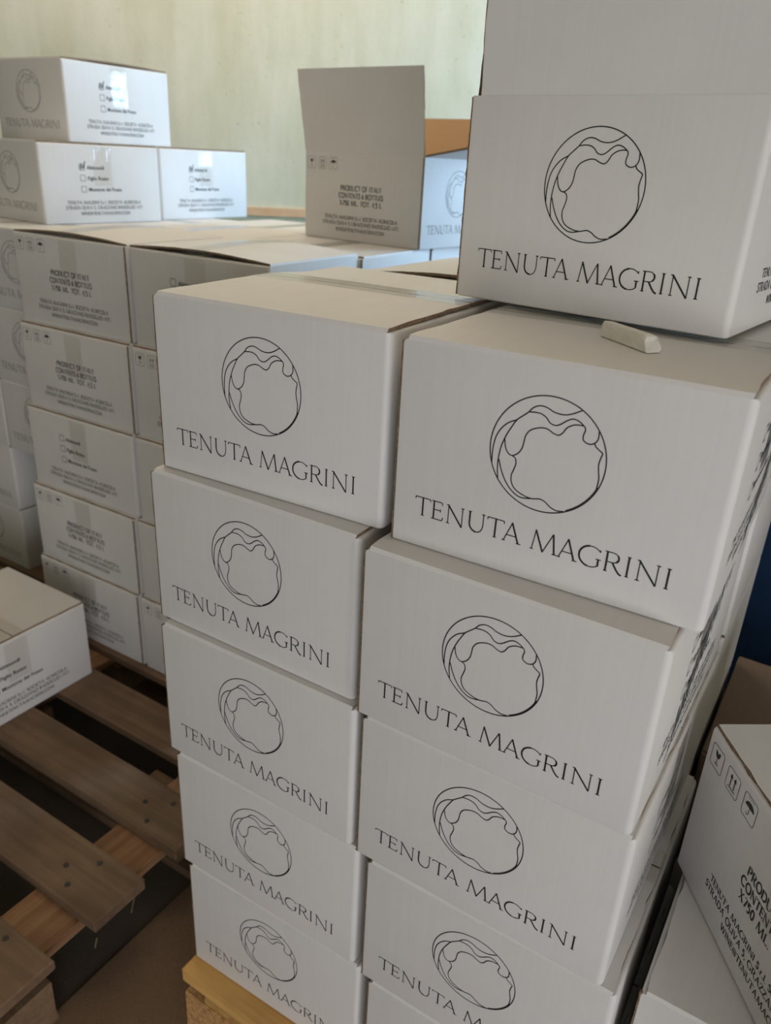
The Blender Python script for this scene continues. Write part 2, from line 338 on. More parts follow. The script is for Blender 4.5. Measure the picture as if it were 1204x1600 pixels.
# serif capitals: cap height 1; entries = (kind, points) with kind t(hin) T(hick) c/C curved thin/thick
def arc(cx, cy, rx, ry, a0, a1, n=14):
    return [(cx + rx * math.cos(math.radians(a0 + (a1 - a0) * i / n)), cy + ry * math.sin(math.radians(a0 + (a1 - a0) * i / n))) for i in range(n + 1)]
SF = 0.085   # half serif length
def serif(x, y): return ('s', [(x - SF, y), (x + SF, y)])
GL = {
 'T': (0.84, [('T', [(.43, 0), (.43, 1)]), ('t', [(.01, .97), (.85, .97)]), ('t', [(.02, .97), (.0, .84)]), ('t', [(.84, .97), (.86, .84)]), serif(.43, .02)]),
 'E': (0.66, [('T', [(.13, 0), (.13, 1)]), ('t', [(.0, .975), (.58, .975)]), ('t', [(.13, .53), (.50, .53)]), ('t', [(.0, .025), (.60, .025)]), ('t', [(.58, .98), (.60, .83)]), ('t', [(.60, .02), (.66, .20)]), ('t', [(.50, .45), (.50, .61)])]),
 'N': (1.0, [('t', [(.13, 0), (.13, .99)]), ('T', [(.10, .99), (.88, -.03)]), ('t', [(.88, -.02), (.88, 1)]), serif(.13, .02), serif(.88, .98), ('t', [(.02, .98), (.14, .98)])]),
 'U': (0.95, [('T', [(.12, 1), (.12, .38), (.16, .2), (.26, .07), (.42, -.01), (.5, -.015)]), ('t', [(.84, 1), (.84, .38), (.80, .2), (.72, .07), (.58, -.01), (.49, -.015)]), serif(.12, .98), serif(.84, .98)]),
 'A': (1.0, [('t', [(.10, 0), (.48, 1)]), ('T', [(.47, 1.02), (.86, 0)]), ('t', [(.24, .34), (.72, .34)]), serif(.10, .02), ('s', [(.76, .02), (.99, .02)])]),
 'M': (1.38, [('t', [(.13, 0), (.26, 1)]), ('T', [(.25, 1.02), (.68, -.02)]), ('t', [(.67, -.02), (1.1, 1.02)]), ('T', [(1.1, 1.02), (1.24, 0)]), serif(.13, .02), ('s', [(1.13, .02), (1.36, .02)])]),
 'G': (1.03, [('t', arc(.54, .49, .53, .51, 40, 105, 8)), ('T', arc(.54, .49, .53, .51, 100, 260, 16)), ('t', arc(.54, .49, .53, .51, 255, 318, 8)), ('T', [(.90, .14), (.90, .44)]), ('s', [(.78, .44), (1.02, .44)]), ('t', [(.94, .80), (.95, .93)])]),
 'R': (0.90, [('T', [(.13, 0), (.13, 1)]), ('t', [(.02, .975), (.40, .975)]), ('t', arc(.40, .735, .27, .24, 90, 0, 6)), ('T', arc(.40, .735, .27, .24, 40, -50, 8)), ('t', arc(.40, .735, .27, .24, -45, -90, 4)), ('t', [(.13, .495), (.42, .495)]), ('T', [(.40, .5), (.62, .18), (.74, .05), (.88, -.02)]), serif(.13, .02)]),
 'I': (0.30, [('T', [(.15, 0), (.15, 1)]), serif(.15, .02), serif(.15, .98)]),
 'P': (0.75, [('T', [(.13, 0), (.13, 1)]), ('t', [(.02, .975), (.40, .975)]), ('T', arc(.40, .725, .27, .25, 90, -90, 12)), ('t', [(.13, .475), (.40, .475)]), serif(.13, .02)]),
 'O': (1.05, [('T', arc(.52, .49, .47, .5, 60, 300, 20)), ('T', arc(.52, .49, .47, .5, -62, 62, 12))]),
 'D': (0.95, [('T', [(.13, 0), (.13, 1)]), ('t', [(.0, .97), (.40, .97)]), ('T', arc(.40, .5, .47, .47, 90, -90, 18)), ('t', [(.0, .03), (.40, .03)])]),
 'C': (0.95, [('T', arc(.52, .49, .47, .5, 45, 315, 22)), ('t', [(.85, .82), (.87, .97)])]),
 'F': (0.66, [('T', [(.13, 0), (.13, 1)]), ('t', [(.0, .97), (.58, .97)]), ('t', [(.13, .5), (.5, .5)]), ('t', [(.58, .98), (.60, .80)]), serif(.13, .02)]),
 'Y': (0.85, [('T', [(.43, 0), (.43, .48)]), ('T', [(.43, .48), (.10, 1)]), ('t', [(.43, .48), (.76, 1)]), serif(.43, .02), serif(.10, .98), serif(.76, .98)]),
 'L': (0.66, [('T', [(.13, 0), (.13, 1)]), ('t', [(.0, .03), (.60, .03)]), ('t', [(.60, .03), (.64, .22)]), serif(.13, .98)]),
 'S': (0.62, [('T', [(.52, .86), (.40, .97), (.24, .97), (.11, .86), (.10, .73), (.20, .61), (.40, .49), (.52, .37), (.54, .22), (.44, .07), (.28, .01), (.12, .05), (.06, .18)])]),
 'B': (0.80, [('T', [(.13, 0), (.13, 1)]), ('t', [(.0, .97), (.38, .97)]), ('T', arc(.38, .75, .22, .22, 90, -90, 10)), ('t', [(.13, .53), (.38, .53)]), ('T', arc(.38, .28, .28, .25, 90, -90, 10)), ('t', [(.0, .03), (.38, .03)])]),
 'V': (0.95, [('T', [(.10, 1), (.47, -.02)]), ('t', [(.47, -.02), (.84, 1)]), serif(.10, .98), serif(.84, .98)]),
 'W': (1.35, [('T', [(.10, 1), (.40, -.02)]), ('t', [(.40, -.02), (.67, 1)]), ('T', [(.67, 1), (.98, -.02)]), ('t', [(.98, -.02), (1.25, 1)]), serif(.10, .98), serif(1.25, .98)]),
 'X': (0.90, [('T', [(.10, 1), (.78, 0)]), ('t', [(.12, 0), (.76, 1)]), serif(.10, .98), serif(.78, .02), serif(.12, .02), serif(.76, .98)]),
 'Z': (0.75, [('t', [(.08, .97), (.66, .97)]), ('T', [(.64, .97), (.08, .03)]), ('t', [(.06, .03), (.68, .03)]), ('t', [(.68, .03), (.70, .2)]), ('t', [(.08, .97), (.06, .8)])]),
 '0': (0.66, [('T', arc(.33, .49, .26, .49, 0, 360, 20))]),
 '4': (0.66, [('T', [(.46, 0), (.46, 1)]), ('t', [(.46, .99), (.05, .28), (.62, .28)])]),
 '5': (0.62, [('T', [(.52, .96), (.16, .96), (.12, .56), (.28, .63), (.44, .56), (.52, .36), (.46, .13), (.30, .02), (.08, .06)])]),
 '6': (0.66, [('T', [(.50, .95), (.28, .80), (.12, .50), (.10, .28), (.20, .06), (.36, .01), (.52, .12), (.54, .34), (.44, .52), (.28, .54), (.13, .40)])]),
 '7': (0.62, [('t', [(.06, .96), (.56, .96)]), ('T', [(.56, .96), (.24, 0)])]),
 '@': (1.05, [('t', arc(.52, .45, .44, .5, 330, 20, 24)), ('t', arc(.50, .45, .18, .22, 0, 360, 12)), ('t', [(.70, .62), (.70, .30), (.84, .26), (.95, .50)])]),
 '.': (0.26, [('T', [(.13, 0), (.13, .12)])]),
 ',': (0.26, [('T', [(.13, .08), (.08, -.16)])]),
 '(': (0.34, [('t', arc(.42, .45, .32, .6, 125, 235, 8))]),
 ')': (0.34, [('t', arc(-.08, .45, .32, .6, 55, -55, 8))]),
 'r': (0.42, [('T', [(.10, 0), (.10, .62)]), ('t', [(.10, .45), (.24, .62), (.38, .60)])]),
 'l': (0.24, [('T', [(.12, 0), (.12, 1.02)])]),
 ' ': (0.40, []),
}
def put_glyph(pr, ch, x, y, sx, sy, tw, nw, slope=0.0, x_ref=0.0):
    for kind, pts in GL[ch][1]:
        q = [(x + px * sx, y + py * sy + slope * (x + px * sx - x_ref)) for px, py in pts]
        if kind == 's': pr.ribbon(q, nw)
        else: pr.ribbon(q, tw if kind == 'T' else nw)
def text_width(t, h, gap): return sum(GL[c][0] * h + gap for c in t) - gap
def put_text(pr, t, xc, y, h, gap, tw, nw):
    x = xc - text_width(t, h, gap) / 2
    for c in t:
        put_glyph(pr, c, x, y, h, h, tw, nw); x += GL[c][0] * h + gap

# front (logo) artwork in metres on the W x H face
LOGO_C, LOGO_R = (0.1293, 0.1082), 0.0459
WAVES = {
 'a': [(-.394, .662), (-.316, .758), (-.208, .809), (-.093, .802), (.04, .75), (.191, .738), (.333, .779), (.489, .869)],
 'l': [(-.394, .662), (-.487, .58), (-.581, .49), (-.657, .353), (-.732, .193), (-.797, -.006), (-.826, -.227), (-.824, -.416), (-.796, -.607)],
 'b': [(-.569, .5), (-.718, .417), (-.826, .304), (-.904, .156), (-.942, -.039), (-.946, -.201), (-.938, -.34)],
 'c': [(-.377, .671), (-.281, .685), (-.178, .681), (-.083, .638), (-.008, .56), (.083, .537), (.166, .572), (.277, .662), (.369, .701), (.47, .678), (.558, .617)],
 'd': [(-.754, .14), (-.72, -.015), (-.66, -.108), (-.584, -.133), (-.484, -.067), (-.426, .039), (-.407, .16), (-.389, .268), (-.317, .374), (-.171, .443), (-.044, .452), (.064, .405), (.155, .386), (.223, .439), (.283, .539), (.384, .605), (.479, .623), (.558, .617), (.582, .554), (.563, .475), (.576, .391), (.668, .349), (.759, .382), (.806, .467), (.802, .592)],
 'e': [(-.584, -.133), (-.525, -.17), (-.501, -.257), (-.527, -.371), (-.559, -.487), (-.537, -.619), (-.456, -.721), (-.297, -.79), (-.146, -.81), (-.003, -.781), (.094, -.809), (.195, -.877), (.305, -.91), (.432, -.895)],
 'f': [(-.815, -.251), (-.753, -.426), (-.664, -.596), (-.551, -.732), (-.416, -.821), (-.291, -.838), (-.133, -.807)],
 'g': [(.759, .382), (.792, .328), (.86, .281), (.91, .242), (.893, .151), (.879, .047), (.897, -.075), (.918, -.172), (.914, -.302), (.9, -.415)],
}
emblem = Print()
LW = 0.00095
emblem.ribbon([(LOGO_C[0] + LOGO_R * math.cos(2 * PI * i / 96), LOGO_C[1] + LOGO_R * math.sin(2 * PI * i / 96)) for i in range(96)], LW, closed=True)
for pts in WAVES.values():
    emblem.ribbon([(LOGO_C[0] + LOGO_R * p.x, LOGO_C[1] + LOGO_R * p.y) for p in catmull(pts, 5)], LW)
emblem.ribbon([(LOGO_C[0] + LOGO_R * .985 * math.cos(math.radians(a)), LOGO_C[1] + LOGO_R * .985 * math.sin(math.radians(a))) for a in range(-62, -19, 3)], LW * 1.3)
lettering = Print()
CAPH, BASE = 0.0170, 0.0290
for ch, u0, u1 in (('T', .0210, .0351), ('E', .0366, .0478), ('N', .0504, .0676), ('U', .0703, .0864), ('T', .0881, .1026), ('A', .1017, .1186),
                   ('M', .1256, .1491), ('A', .1487, .1653), ('G', .1660, .1837), ('R', .1855, .2005), ('I', .2016, .2066), ('N', .2098, .2279), ('I', .2306, .2362)):
    sx = (u1 - u0) / GL[ch][0]
    put_glyph(lettering, ch, u0, BASE, sx, CAPH, 0.0015, 0.00085, -0.012, 0.13)
onA = lambda u, v: (u, -INK_T, v)
onK = lambda u, v: (W - u, D + INK_T, v)
onL = lambda u, v: (-INK_T, D - u, v)
onR = lambda u, v: (W + INK_T, u, v)
EMBLEM_A = emblem.mesh('emblem', onA, INK)
LETTERS_A = lettering.mesh('lettering', onA, INK)

FOOT = (('TENUTA MAGRINI S.r.l. SOCIETA AGRICOLA', .0445, .0072), ('STRADA OLIVA 5, GRAZZANO BADOGLIO (AT)', .0325, .0076), ('WINE@TENUTAMAGRINI.COM', .0195, .0072))
def footer(pr):
    for t, y, h in FOOT:
        gap = .0006
        target = {0: .205, 1: .215, 2: .138}[[f[0] for f in FOOT].index(t)]
        k = (target - gap * (len(t) - 1)) / (text_width(t, h, gap) - gap * (len(t) - 1))
        x = D / 2 - target / 2
        for c in t:
            put_glyph(pr, c, x, y, h * k, h, .00125, .00075); x += GL[c][0] * h * k + gap
prod = Print()
footer(prod)
for t, y, wd in (('PRODUCT OF ITALY', .1035, .114), ('CONTENTS 6 BOTTLES', .0885, .124), ('X750 ML. TOT. 4,5 L', .0735, .118)):
    h, gap = .0100, .0009
    k = (wd - gap * (len(t) - 1)) / (text_width(t, h, gap) - gap * (len(t) - 1)); x = D / 2 - wd / 2
    for c in t:
        put_glyph(prod, c, x, y, h * k, h, .0019, .0009); x += GL[c][0] * h * k + gap
def rrect(x0, y0, x1, y1, r):
    P = []
    for cx, cy, a in ((x1 - r, y1 - r, 0), (x0 + r, y1 - r, 90), (x0 + r, y0 + r, 180), (x1 - r, y0 + r, 270)):
        P += [(cx + r * math.cos(math.radians(a + i * 30)), cy + r * math.sin(math.radians(a + i * 30))) for i in range(4)]
    return P
icons = Print()
for u0 in (.0105, .0425, .0745):
    icons.ribbon(rrect(u0, .1445, u0 + .0225, .1680, .003), .0006, closed=True)
cx = .0217   # fragile: a goblet
icons.poly([(cx - .0042, .1642), (cx - .001, .1628), (cx + .0002, .1608), (cx + .0014, .1634), (cx + .0042, .1642), (cx + .0040, .1600), (cx + .0022, .1573), (cx, .1566), (cx - .0022, .1573), (cx - .0040, .1600)])
icons.ribbon([(cx, .1570), (cx, .1502)], .0008); icons.ribbon([(cx - .0032, .1499), (cx + .0032, .1499)], .0009)
cx = .0537   # this way up: two arrows on a bar
icons.ribbon([(cx - .0065, .1487), (cx + .0065, .1487)], .0011)
for s in (-1, 1):
    icons.ribbon([(cx + s * .0034, .1502), (cx + s * .0034, .1600)], .0013)
    icons.poly([(cx + s * .0034 - .0024, .1592), (cx + s * .0034 + .0024, .1592), (cx + s * .0034, .1640)])
cx = .0857   # keep dry: an umbrella under rain
icons.poly([(cx + .0075 * math.cos(math.radians(a)), .1570 + .0058 * math.sin(math.radians(a))) for a in range(0, 181, 15)])
icons.ribbon([(cx, .1570), (cx, .1505), (cx - .001, .1494), (cx - .0026, .1494), (cx - .0034, .1508)], .0007)
for s in range(5): icons.ribbon([(cx - .0045 + s * .0022, .1668), (cx - .0052 + s * .0022, .1648)], .00035)
PROD_L = prod.mesh('product_print', onL, INK)
ICON_L = icons.mesh('handling_icons', onL, INK)

def font_mesh(txt, size, u, v, to3):
    """small lower-case line set in Blender's built-in face, flattened to ink on a face"""
    cu = bpy.data.curves.new('line', 'FONT'); cu.body = txt; cu.size = size; cu.fill_mode = 'FRONT'; cu.resolution_u = 2; cu.offset = 0.00025
    o = bpy.data.objects.new('line', cu); COL.objects.link(o)
    dg = bpy.context.evaluated_depsgraph_get(); me = bpy.data.meshes.new_from_object(o.evaluated_get(dg))
    vs = [(u + p.co.x, v + p.co.y) for p in me.vertices]; fs = [tuple(p.vertices) for p in me.polygons]
    bpy.data.objects.remove(o); bpy.data.curves.remove(cu); bpy.data.meshes.remove(me)
    return vs, fs
def check_print(tick):
    pr = Print(); footer(pr); boxes = []
    for i, (t, v) in enumerate((('Altimondi', .1225), ('Figlio Rosso', .0985), ('Montone del Fosso', .0735))):
        pr.ribbon(rrect(.1035, v - .002, .1165, v + .011, .0015), .0011, closed=True)
        vs, fs = font_mesh(t, .0118, .1225, v, onR)
        base = len(pr.v); pr.v += [Vector(p) for p in vs]; pr.f += [tuple(base + k for k in f) for f in fs]
    me = pr.mesh('checkbox_print', onR, INK)
    tk = None
    if tick is not None:
        q = Print(); v = (.1225, .0985, .0735)[tick]
        q.ribbon([(.1015, v + .006), (.1065, v + .0005), (.1085, v + .013), (.112, v + .001), (.119, v + .018)], .0022)
        q.ribbon([(.105, v + .011), (.113, v + .004)], .0018)
        tk = q.mesh('tick', onR, RED_INK if tick == 1 else INK)
    return me, tk
CHECK_R, TICK0 = check_print(0)
_, TICK1 = check_print(1)

# ------------------------------------------------------------------ carton meshes
BT = 0.004      # board thickness
def footprint(inset, sides_only=False):
    """rounded rectangle; the front-left corner is the cut joint and stays square"""
    P = []
    x0, x1, y0, y1 = inset, W - inset, (0 if sides_only else inset), (D if sides_only else D - inset)
    for cx, cy, r, a in ((x0, y0, .0008, 180), (x1, y0, .0065, 270), (x1, y1, .005, 0), (x0, y1, .005, 90)):
        r = max(r - inset, .0004)
        sx = r if a in (180, 90) else -r; sy = r if a in (180, 270) else -r
        for i in range(6):
            t = math.radians(a + 90 * i / 5)
            P.append((cx + sx + r * math.cos(t), cy + sy + r * math.sin(t)))
    return P
def body_mesh(name, open_top=False):
    bm = bmesh.new()
    HB = H - BT
    rows = [(.0016, 0), (.0004, .0008), (0, .002), (0, HB - .004), (.0006, HB - .0015), (.0025, HB)] if not open_top else [(.0016, 0), (.0004, .0008), (0, .002), (0, HB)]
    rings = []
    for ins, z in rows:
        rings.append([bm.verts.new((x, y, z)) for x, y in footprint(ins, z > H / 2)])
    n = len(rings[0])
    for a, b_ in zip(rings, rings[1:]):
        for i in range(n):
            bm.faces.new([a[i], a[(i + 1) % n], b_[(i + 1) % n], b_[i]])
    bm.faces.new(rings[0][::-1])
    if not open_top:
        bm.faces.new(rings[-1])
    else:
        inner = [[bm.verts.new((x, y, z)) for x, y in footprint(BT)] for z in (HB, BT)]
        for i in range(n):
            f = bm.faces.new([rings[-1][i], rings[-1][(i + 1) % n], inner[0][(i + 1) % n], inner[0][i]]); f.material_index = 1
            f = bm.faces.new([inner[0][i], inner[0][(i + 1) % n], inner[1][(i + 1) % n], inner[1][i]]); f.material_index = 2
        f = bm.faces.new(inner[1]); f.material_index = 2
    return mesh_of(name, bm, PAPER, KRAFT, KRAFT_IN, smooth=True)
BODY = body_mesh('carton_body')
BODY_OPEN = body_mesh('open_carton_body', True)

def top_z(x, y, bulge, sag):
    """height of the closed lid: arched across the depth, sagging towards the back by 'sag'"""
    t = y / D; s = 4 * x / W * (1 - x / W)
    z = bulge * math.sin(PI * t) * (0.55 + 0.45 * s)
    if sag and y > D / 2: z -= sag * ((y - D / 2) / (D / 2)) ** 1.6
    return z
def flap_mesh(name, back, bulge, sag, seed):
    rnd = random.Random(seed); bm = bmesh.new()
    ny, nx = 10, 12
    y0, y1 = (.0, D / 2 - .0008) if not back else (D / 2 + .0008, D)
    def row(zo, jit):
        g = []
        for j in range(ny + 1):
            r = []
            for i in range(nx + 1):
                x = .004 + (W - .0085) * i / nx; y = y0 + (y1 - y0) * j / ny
                if i in (0, nx): x += rnd.uniform(-.0012, .0008) * jit * (1 if i else -1)
                if (j == ny and not back) or (j == 0 and back): y += rnd.uniform(-.0006, .0003) * (1 if not back else -1)
                z = H - BT + zo + top_z(x, y, bulge, sag)
                if zo > 0:      # round the fold over the front / back wall
                    dd = y if not back else D - y
                    if dd < .0005: y += .0016 if not back else -.0016
                r.append(bm.verts.new((x, y, z)))
            g.append(r)
        return g
    bot, top = row(0, 1), row(BT - .0003, 1)
    # a lower front lip so the fold runs flush into the wall
    for j in range(ny):
        for i in range(nx):
            f = bm.faces.new([top[j][i], top[j][i + 1], top[j + 1][i + 1], top[j + 1][i]]); f.material_index = 0
            f = bm.faces.new([bot[j][i], bot[j + 1][i], bot[j + 1][i + 1], bot[j][i + 1]]); f.material_index = 1
    for j in range(ny):
        for i in (0, nx):
            f = bm.faces.new([bot[j][i], bot[j + 1][i], top[j + 1][i], top[j][i]]); f.material_index = 1
    for i in range(nx):
        for j in (0, ny):
            f = bm.faces.new([bot[j][i], bot[j][i + 1], top[j][i + 1], top[j][i]])
            fold = (j == 0) if not back else (j == ny)
            f.material_index = 0 if fold else 1
    return mesh_of(name, bm, PAPER_TOP, KRAFT, smooth=True)
def tape_mesh(name, bulge, sag):
    bm = bmesh.new(); hw = .025
    path = []
    for k, z in enumerate((.085, .13, H - .010)): path.append((-.0004, z, 0))
    path.append((.0028, H - .0022, 1))
    n = 12
    for i in range(n + 1): path.append((.0045 + (W - .0092) * i / n, None, 1))
    path.append((W - .0030, H - .0022, 1))
    for z in (H - .010, .13, .085): path.append((W + .0004, z, 0))
    rows = []
    for x, z, t in path:
        r = []
        for j in range(5):
            y = D / 2 - hw + 2 * hw * j / 4
            zz = (H + .00035 + top_z(x, y, bulge, sag)) if z is None else z + (0 if not t else top_z(x, y, bulge, sag) * .6)
            r.append(bm.verts.new((x, y, zz)))
        rows.append(r)
    for a, b_ in zip(rows, rows[1:]):
        for j in range(4): bm.faces.new([a[j], b_[j], b_[j + 1], a[j + 1]])
    return mesh_of(name, bm, TAPE, smooth=True, recalc=False)
def joint_mesh():
    bm = bmesh.new(); n = 30; rnd = random.Random(3); L = []
    for k in range(n + 1):
        z = .001 + (H - BT - .002) * k / n; e = -.0016 + rnd.uniform(-.0005, .0005)
        L.append([bm.verts.new(p) for p in ((e, .0004, z), (e + rnd.uniform(0, .0004), .0038, z), (.0006, .0042, z), (.0006, .0002, z))])
    for a, b_ in zip(L, L[1:]):
        for j in range(4): bm.faces.new([a[j], a[(j + 1) % 4], b_[(j + 1) % 4], b_[j]])
    bm.faces.new(L[0]); bm.faces.new(L[-1][::-1])
    return mesh_of('raw_joint_edge', bm, KRAFT)
JOINT = joint_mesh()
LIDS = {}
def lid(kind):
    """flap and tape meshes of a closed carton: 'flat' under load, 'arch' bulging, 'sag' falling to the back"""
    if kind not in LIDS:
        bu, sg = {'flat': (.0, 0), 'arch': (.012, 0), 'low': (.006, 0), 'sag': (.002, .013), 'high': (.020, 0)}[kind]
        LIDS[kind] = (flap_mesh('front_flap', False, bu, sg, 11), flap_mesh('back_flap', True, bu, sg, 12), tape_mesh('tape', bu, sg))
    return LIDS[kind]

CARTONS = []
def carton(x, y, z, yaw, label, group, lid_kind='flat', prints='A', tick=None, plain=False):
    """one sealed carton: Empty at its base, with body, two flaps, tape, raw edge and its printing as parts"""
    t = empty('carton', (x, y, z + ZS), yaw, label, 'box', group)
    link('carton_body', BODY, t)
    f, b_, tp = lid(lid_kind)
    link('top_flap', f, t); link('top_flap', b_, t); link('clear_tape', tp, t); link('raw_joint_edge', JOINT, t)
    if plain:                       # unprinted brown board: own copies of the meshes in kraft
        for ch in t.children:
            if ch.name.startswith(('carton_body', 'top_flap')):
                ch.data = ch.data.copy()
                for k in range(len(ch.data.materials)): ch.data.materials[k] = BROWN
    if 'A' in prints: link('logo_emblem', EMBLEM_A, t); link('logo_lettering', LETTERS_A, t)
    if 'L' in prints: link('product_print', PROD_L, t); link('handling_icons', ICON_L, t)
    if 'R' in prints:
        link('checkbox_print', CHECK_R, t)
        if tick is not None: link('pen_tick', TICK0 if tick == 0 else TICK1, t)['label'] = 'black pen tick' if tick == 0 else 'red pen tick'
    CARTONS.append(t); return t
def sub_carton(*a, **k): return carton(*a, **k)

# ------------------------------------------------------------------ front stack
FRONT = 'logo cartons of the front stack'
ordinal = ['top', 'second', 'third', 'fourth', 'bottom']
LEFT = [(-.0756, -.0048, .0392), (-.0846, -.0164, -.0012), (-.0765, -.0254, .0022), (-.0668, -.0261, .0137), (-.0587, -.0262, .0191)]
RIGHT = [(.2054, -.0020, .0175), (.1936, -.0270, -.0068), (.1990, -.0262, -.0009), (.2135, -.0269, .0074), (.2230, -.0269, .0080)]
LABEL_L = ['white logo carton, top of the left front column, its lid sagging behind the tape',
           'white logo carton, second down in the left front column',
           'white logo carton, third down in the left front column',
           'white logo carton, fourth down in the left front column',
           'white logo carton, lowest of the left front column, resting on yellow pine pallet']
LABEL_R = ['white logo carton in the right front column with the chalk piece lying on it',
           'white logo carton, second down in the right front column, marker scribble on its side',
           'white logo carton, third down in the right front column',
           'white logo carton, fourth down in the right front column',
           'white logo carton, lowest of the right front column, only its top edge in view']
fl = {}
for i, (x, y, a) in enumerate(LEFT):
    fl[i] = carton(x, y, -(i + 1) * H, a, LABEL_L[i], FRONT, 'sag' if i == 0 else 'flat', 'A')
fr_ = {}
for i, (x, y, a) in enumerate(RIGHT):
    fr_[i] = carton(x, y, -(i + 1) * H, a, LABEL_R[i], FRONT, 'flat', 'AR' if i < 3 else 'A')
def scribble(parent, strokes, w):
    q = Print()
    for s in strokes: q.ribbon(s, w)
    o = link('marker_scribble', q.mesh('marker_scribble', lambda u, v: (W + 2 * INK_T, u, v), MARKER), parent); o['label'] = 'dark grey marker scribble on the side'
rnd = random.Random(5)
def zigzag(u0, v0, u1, v1, amp, n):
    return [(u0 + (u1 - u0) * k / n + rnd.uniform(-.004, .004), v0 + (v1 - v0) * k / n + amp * (1 if k % 2 else -1) * rnd.uniform(.6, 1)) for k in range(n + 1)]
scribble(fr_[0], [zigzag(.30, .115, .17, .012, .014, 26), zigzag(.29, .085, .20, .03, .02, 18), [(.25, .10), (.15, .004)], [(.31, .12), (.2, .03)]], .0026)
scribble(fr_[1], [zigzag(.26, .15, .10, .045, .016, 28), zigzag(.23, .12, .12, .05, .02, 18), [(.2, .10), (.1, .03)], [(.15, .07), (.09, .012)]], .0024)

# second row behind the front stack
BEHIND = 'cartons behind the front stack'
ar = carton(.255, .338, -H, PI / 2 - .012, 'white carton with arched lid just behind the top left logo carton', BEHIND, 'high', 'L')
ar.scale = (1, 1, (H - .010) / H)
for i in range(1, 5):
    lab = 'white carton edge-on behind the right front column, level with its %s carton' % ordinal[i]
    carton(.132, .336 + W, -(i + 1) * H, -PI / 2, lab, BEHIND, 'flat', '')
    carton(.130, .336, -(i + 1) * H, PI / 2, 'white carton hidden behind the left front column', 'hidden cartons behind the left front column', 'flat', '')

# ------------------------------------------------------------------ open carton on the front stack (front flap up)
def panel(name, x0, x1, z0, z1, t, parent, hinge, rot, mats=(PAPER, KRAFT, KRAFT_IN), taper=0.0, seed=1, skew=0.0):
    """a free-standing flap: flat board with raw ragged sides, hinged at 'hinge' (matrix on the carton)"""
    rnd = random.Random(seed); bm = bmesh.new(); n = 14
    L = []
    for k in range(n + 1):
        z = z0 + (z1 - z0) * k / n; tp = taper * k / n
        ja, jb = (rnd.uniform(-.0007, .0007), rnd.uniform(-.0007, .0007)) if k else (0, 0)
        L.append([bm.verts.new(p) for p in ((x0 + ja - tp + skew * (1 + .3 * rnd.random()), 0, z), (x1 + jb + tp, 0, z), (x1 + jb + tp, t, z), (x0 + ja - tp, t, z))])
    for a, b_ in zip(L, L[1:]):
        for j, mi in ((0, 0), (1, 1), (2, 2), (3, 1)):
            f = bm.faces.new([a[j], a[(j + 1) % 4], b_[(j + 1) % 4], b_[j]]); f.material_index = mi
    f = bm.faces.new(L[-1]); f.material_index = 1
    f = bm.faces.new(L[0][::-1]); f.material_index = 1
    me = mesh_of(name, bm, *mats)
    o = link(name, me, parent); o.location = hinge; o.rotation_euler = rot
    return o
FL = D / 2
r0 = empty('carton', (.1559, .1809, .0045 + ZS), -.1088, 'open white logo carton on top of the front stack, its front flap standing up', 'box', FRONT)
link('carton_body', BODY_OPEN, r0); link('raw_joint_edge', JOINT, r0)
link('logo_emblem', EMBLEM_A, r0); link('logo_lettering', LETTERS_A, r0); link('checkbox_print', CHECK_R, r0)
HB = H - BT
panel('top_flap', .005, W - .005, 0, FL, BT, r0, (0, .0005, HB - .003), (math.radians(2), 0, 0), seed=21, skew=.003)
panel('top_flap', .005, W - .005, 0, FL, BT, r0, (W, D - .0002, HB + .0002), (math.radians(-12), 0, PI), seed=22)
panel('side_flap', .008, D - .008, 0, FL, BT, r0, (W - .0002, 0, HB + .0002), (math.radians(20), 0, PI / 2), seed=23)
panel('side_flap', .008, D - .008, 0, FL, BT, r0, (.0002, D, HB + .0002), (math.radians(-2), 0, -PI / 2), seed=24)

# ------------------------------------------------------------------ left pile, near block (sides with product print facing us)
PILE = 'cartons of the left pile'
zt = -.040
NEAR = [(-1.010, .475, 'L', None), (-1.011, .464, 'L', None), (-1.014, .454, 'R', None), (-1.016, .444, 'L', None), (-1.018, .437, 'L', None)]
def on_L(xl, yf, z, yaw, label, kind='flat', prints='L'):   # carton turned so that its product side faces us, from xl to xl + D
    return carton(xl + D * math.cos(yaw), yf + D * math.sin(yaw), z, PI / 2 + yaw, label, PILE, kind, prints)
def on_R(xl, yf, z, yaw, label, kind='flat', prints='R'):   # checkbox side faces us
    return carton(xl + W * math.sin(-yaw), yf + W * math.cos(yaw), z, -PI / 2 + yaw, label, PILE, kind, prints)
NEAR_LAB = ['white carton with icons and printed side, top of left pile near corner column',
            'white carton with handling icons, second down in left pile near corner column',
            'white carton with three blank checkboxes, third down in left pile near corner column',
            'white carton with handling icons, fourth down in left pile near corner column',
            'white carton at foot of left pile near corner column, partly behind lone carton']
for i, (x, y, k, _) in enumerate(NEAR):
    f = on_L if k == 'L' else on_R
    f(x, y, zt - (i + 1) * H, .0095, NEAR_LAB[i], 'arch' if i == 0 else 'flat')
SEC = [('R', 'arch', 'white carton with arched taped lid, top of the second column of the left pile'),
       ('L', 'flat', 'white carton with icons peeking beside front stack, second down in left pile second column'),
       ('R', 'flat', 'plain strip of white carton, third down in the second column of the left pile'),
       ('R', 'flat', 'plain strip of white carton, fourth down in the second column of the left pile'),
       ('L', 'flat', 'lowest white carton of the second column of the left pile, on the pallet slat')]
for i, (k, lk, lab) in enumerate(SEC):
    x, y = NEAR[i][0] + D + .007, NEAR[i][1] + .004
    f = on_L if k == 'L' else on_R
    f(x, y, zt - (i + 1) * H, .0095, lab, lk)
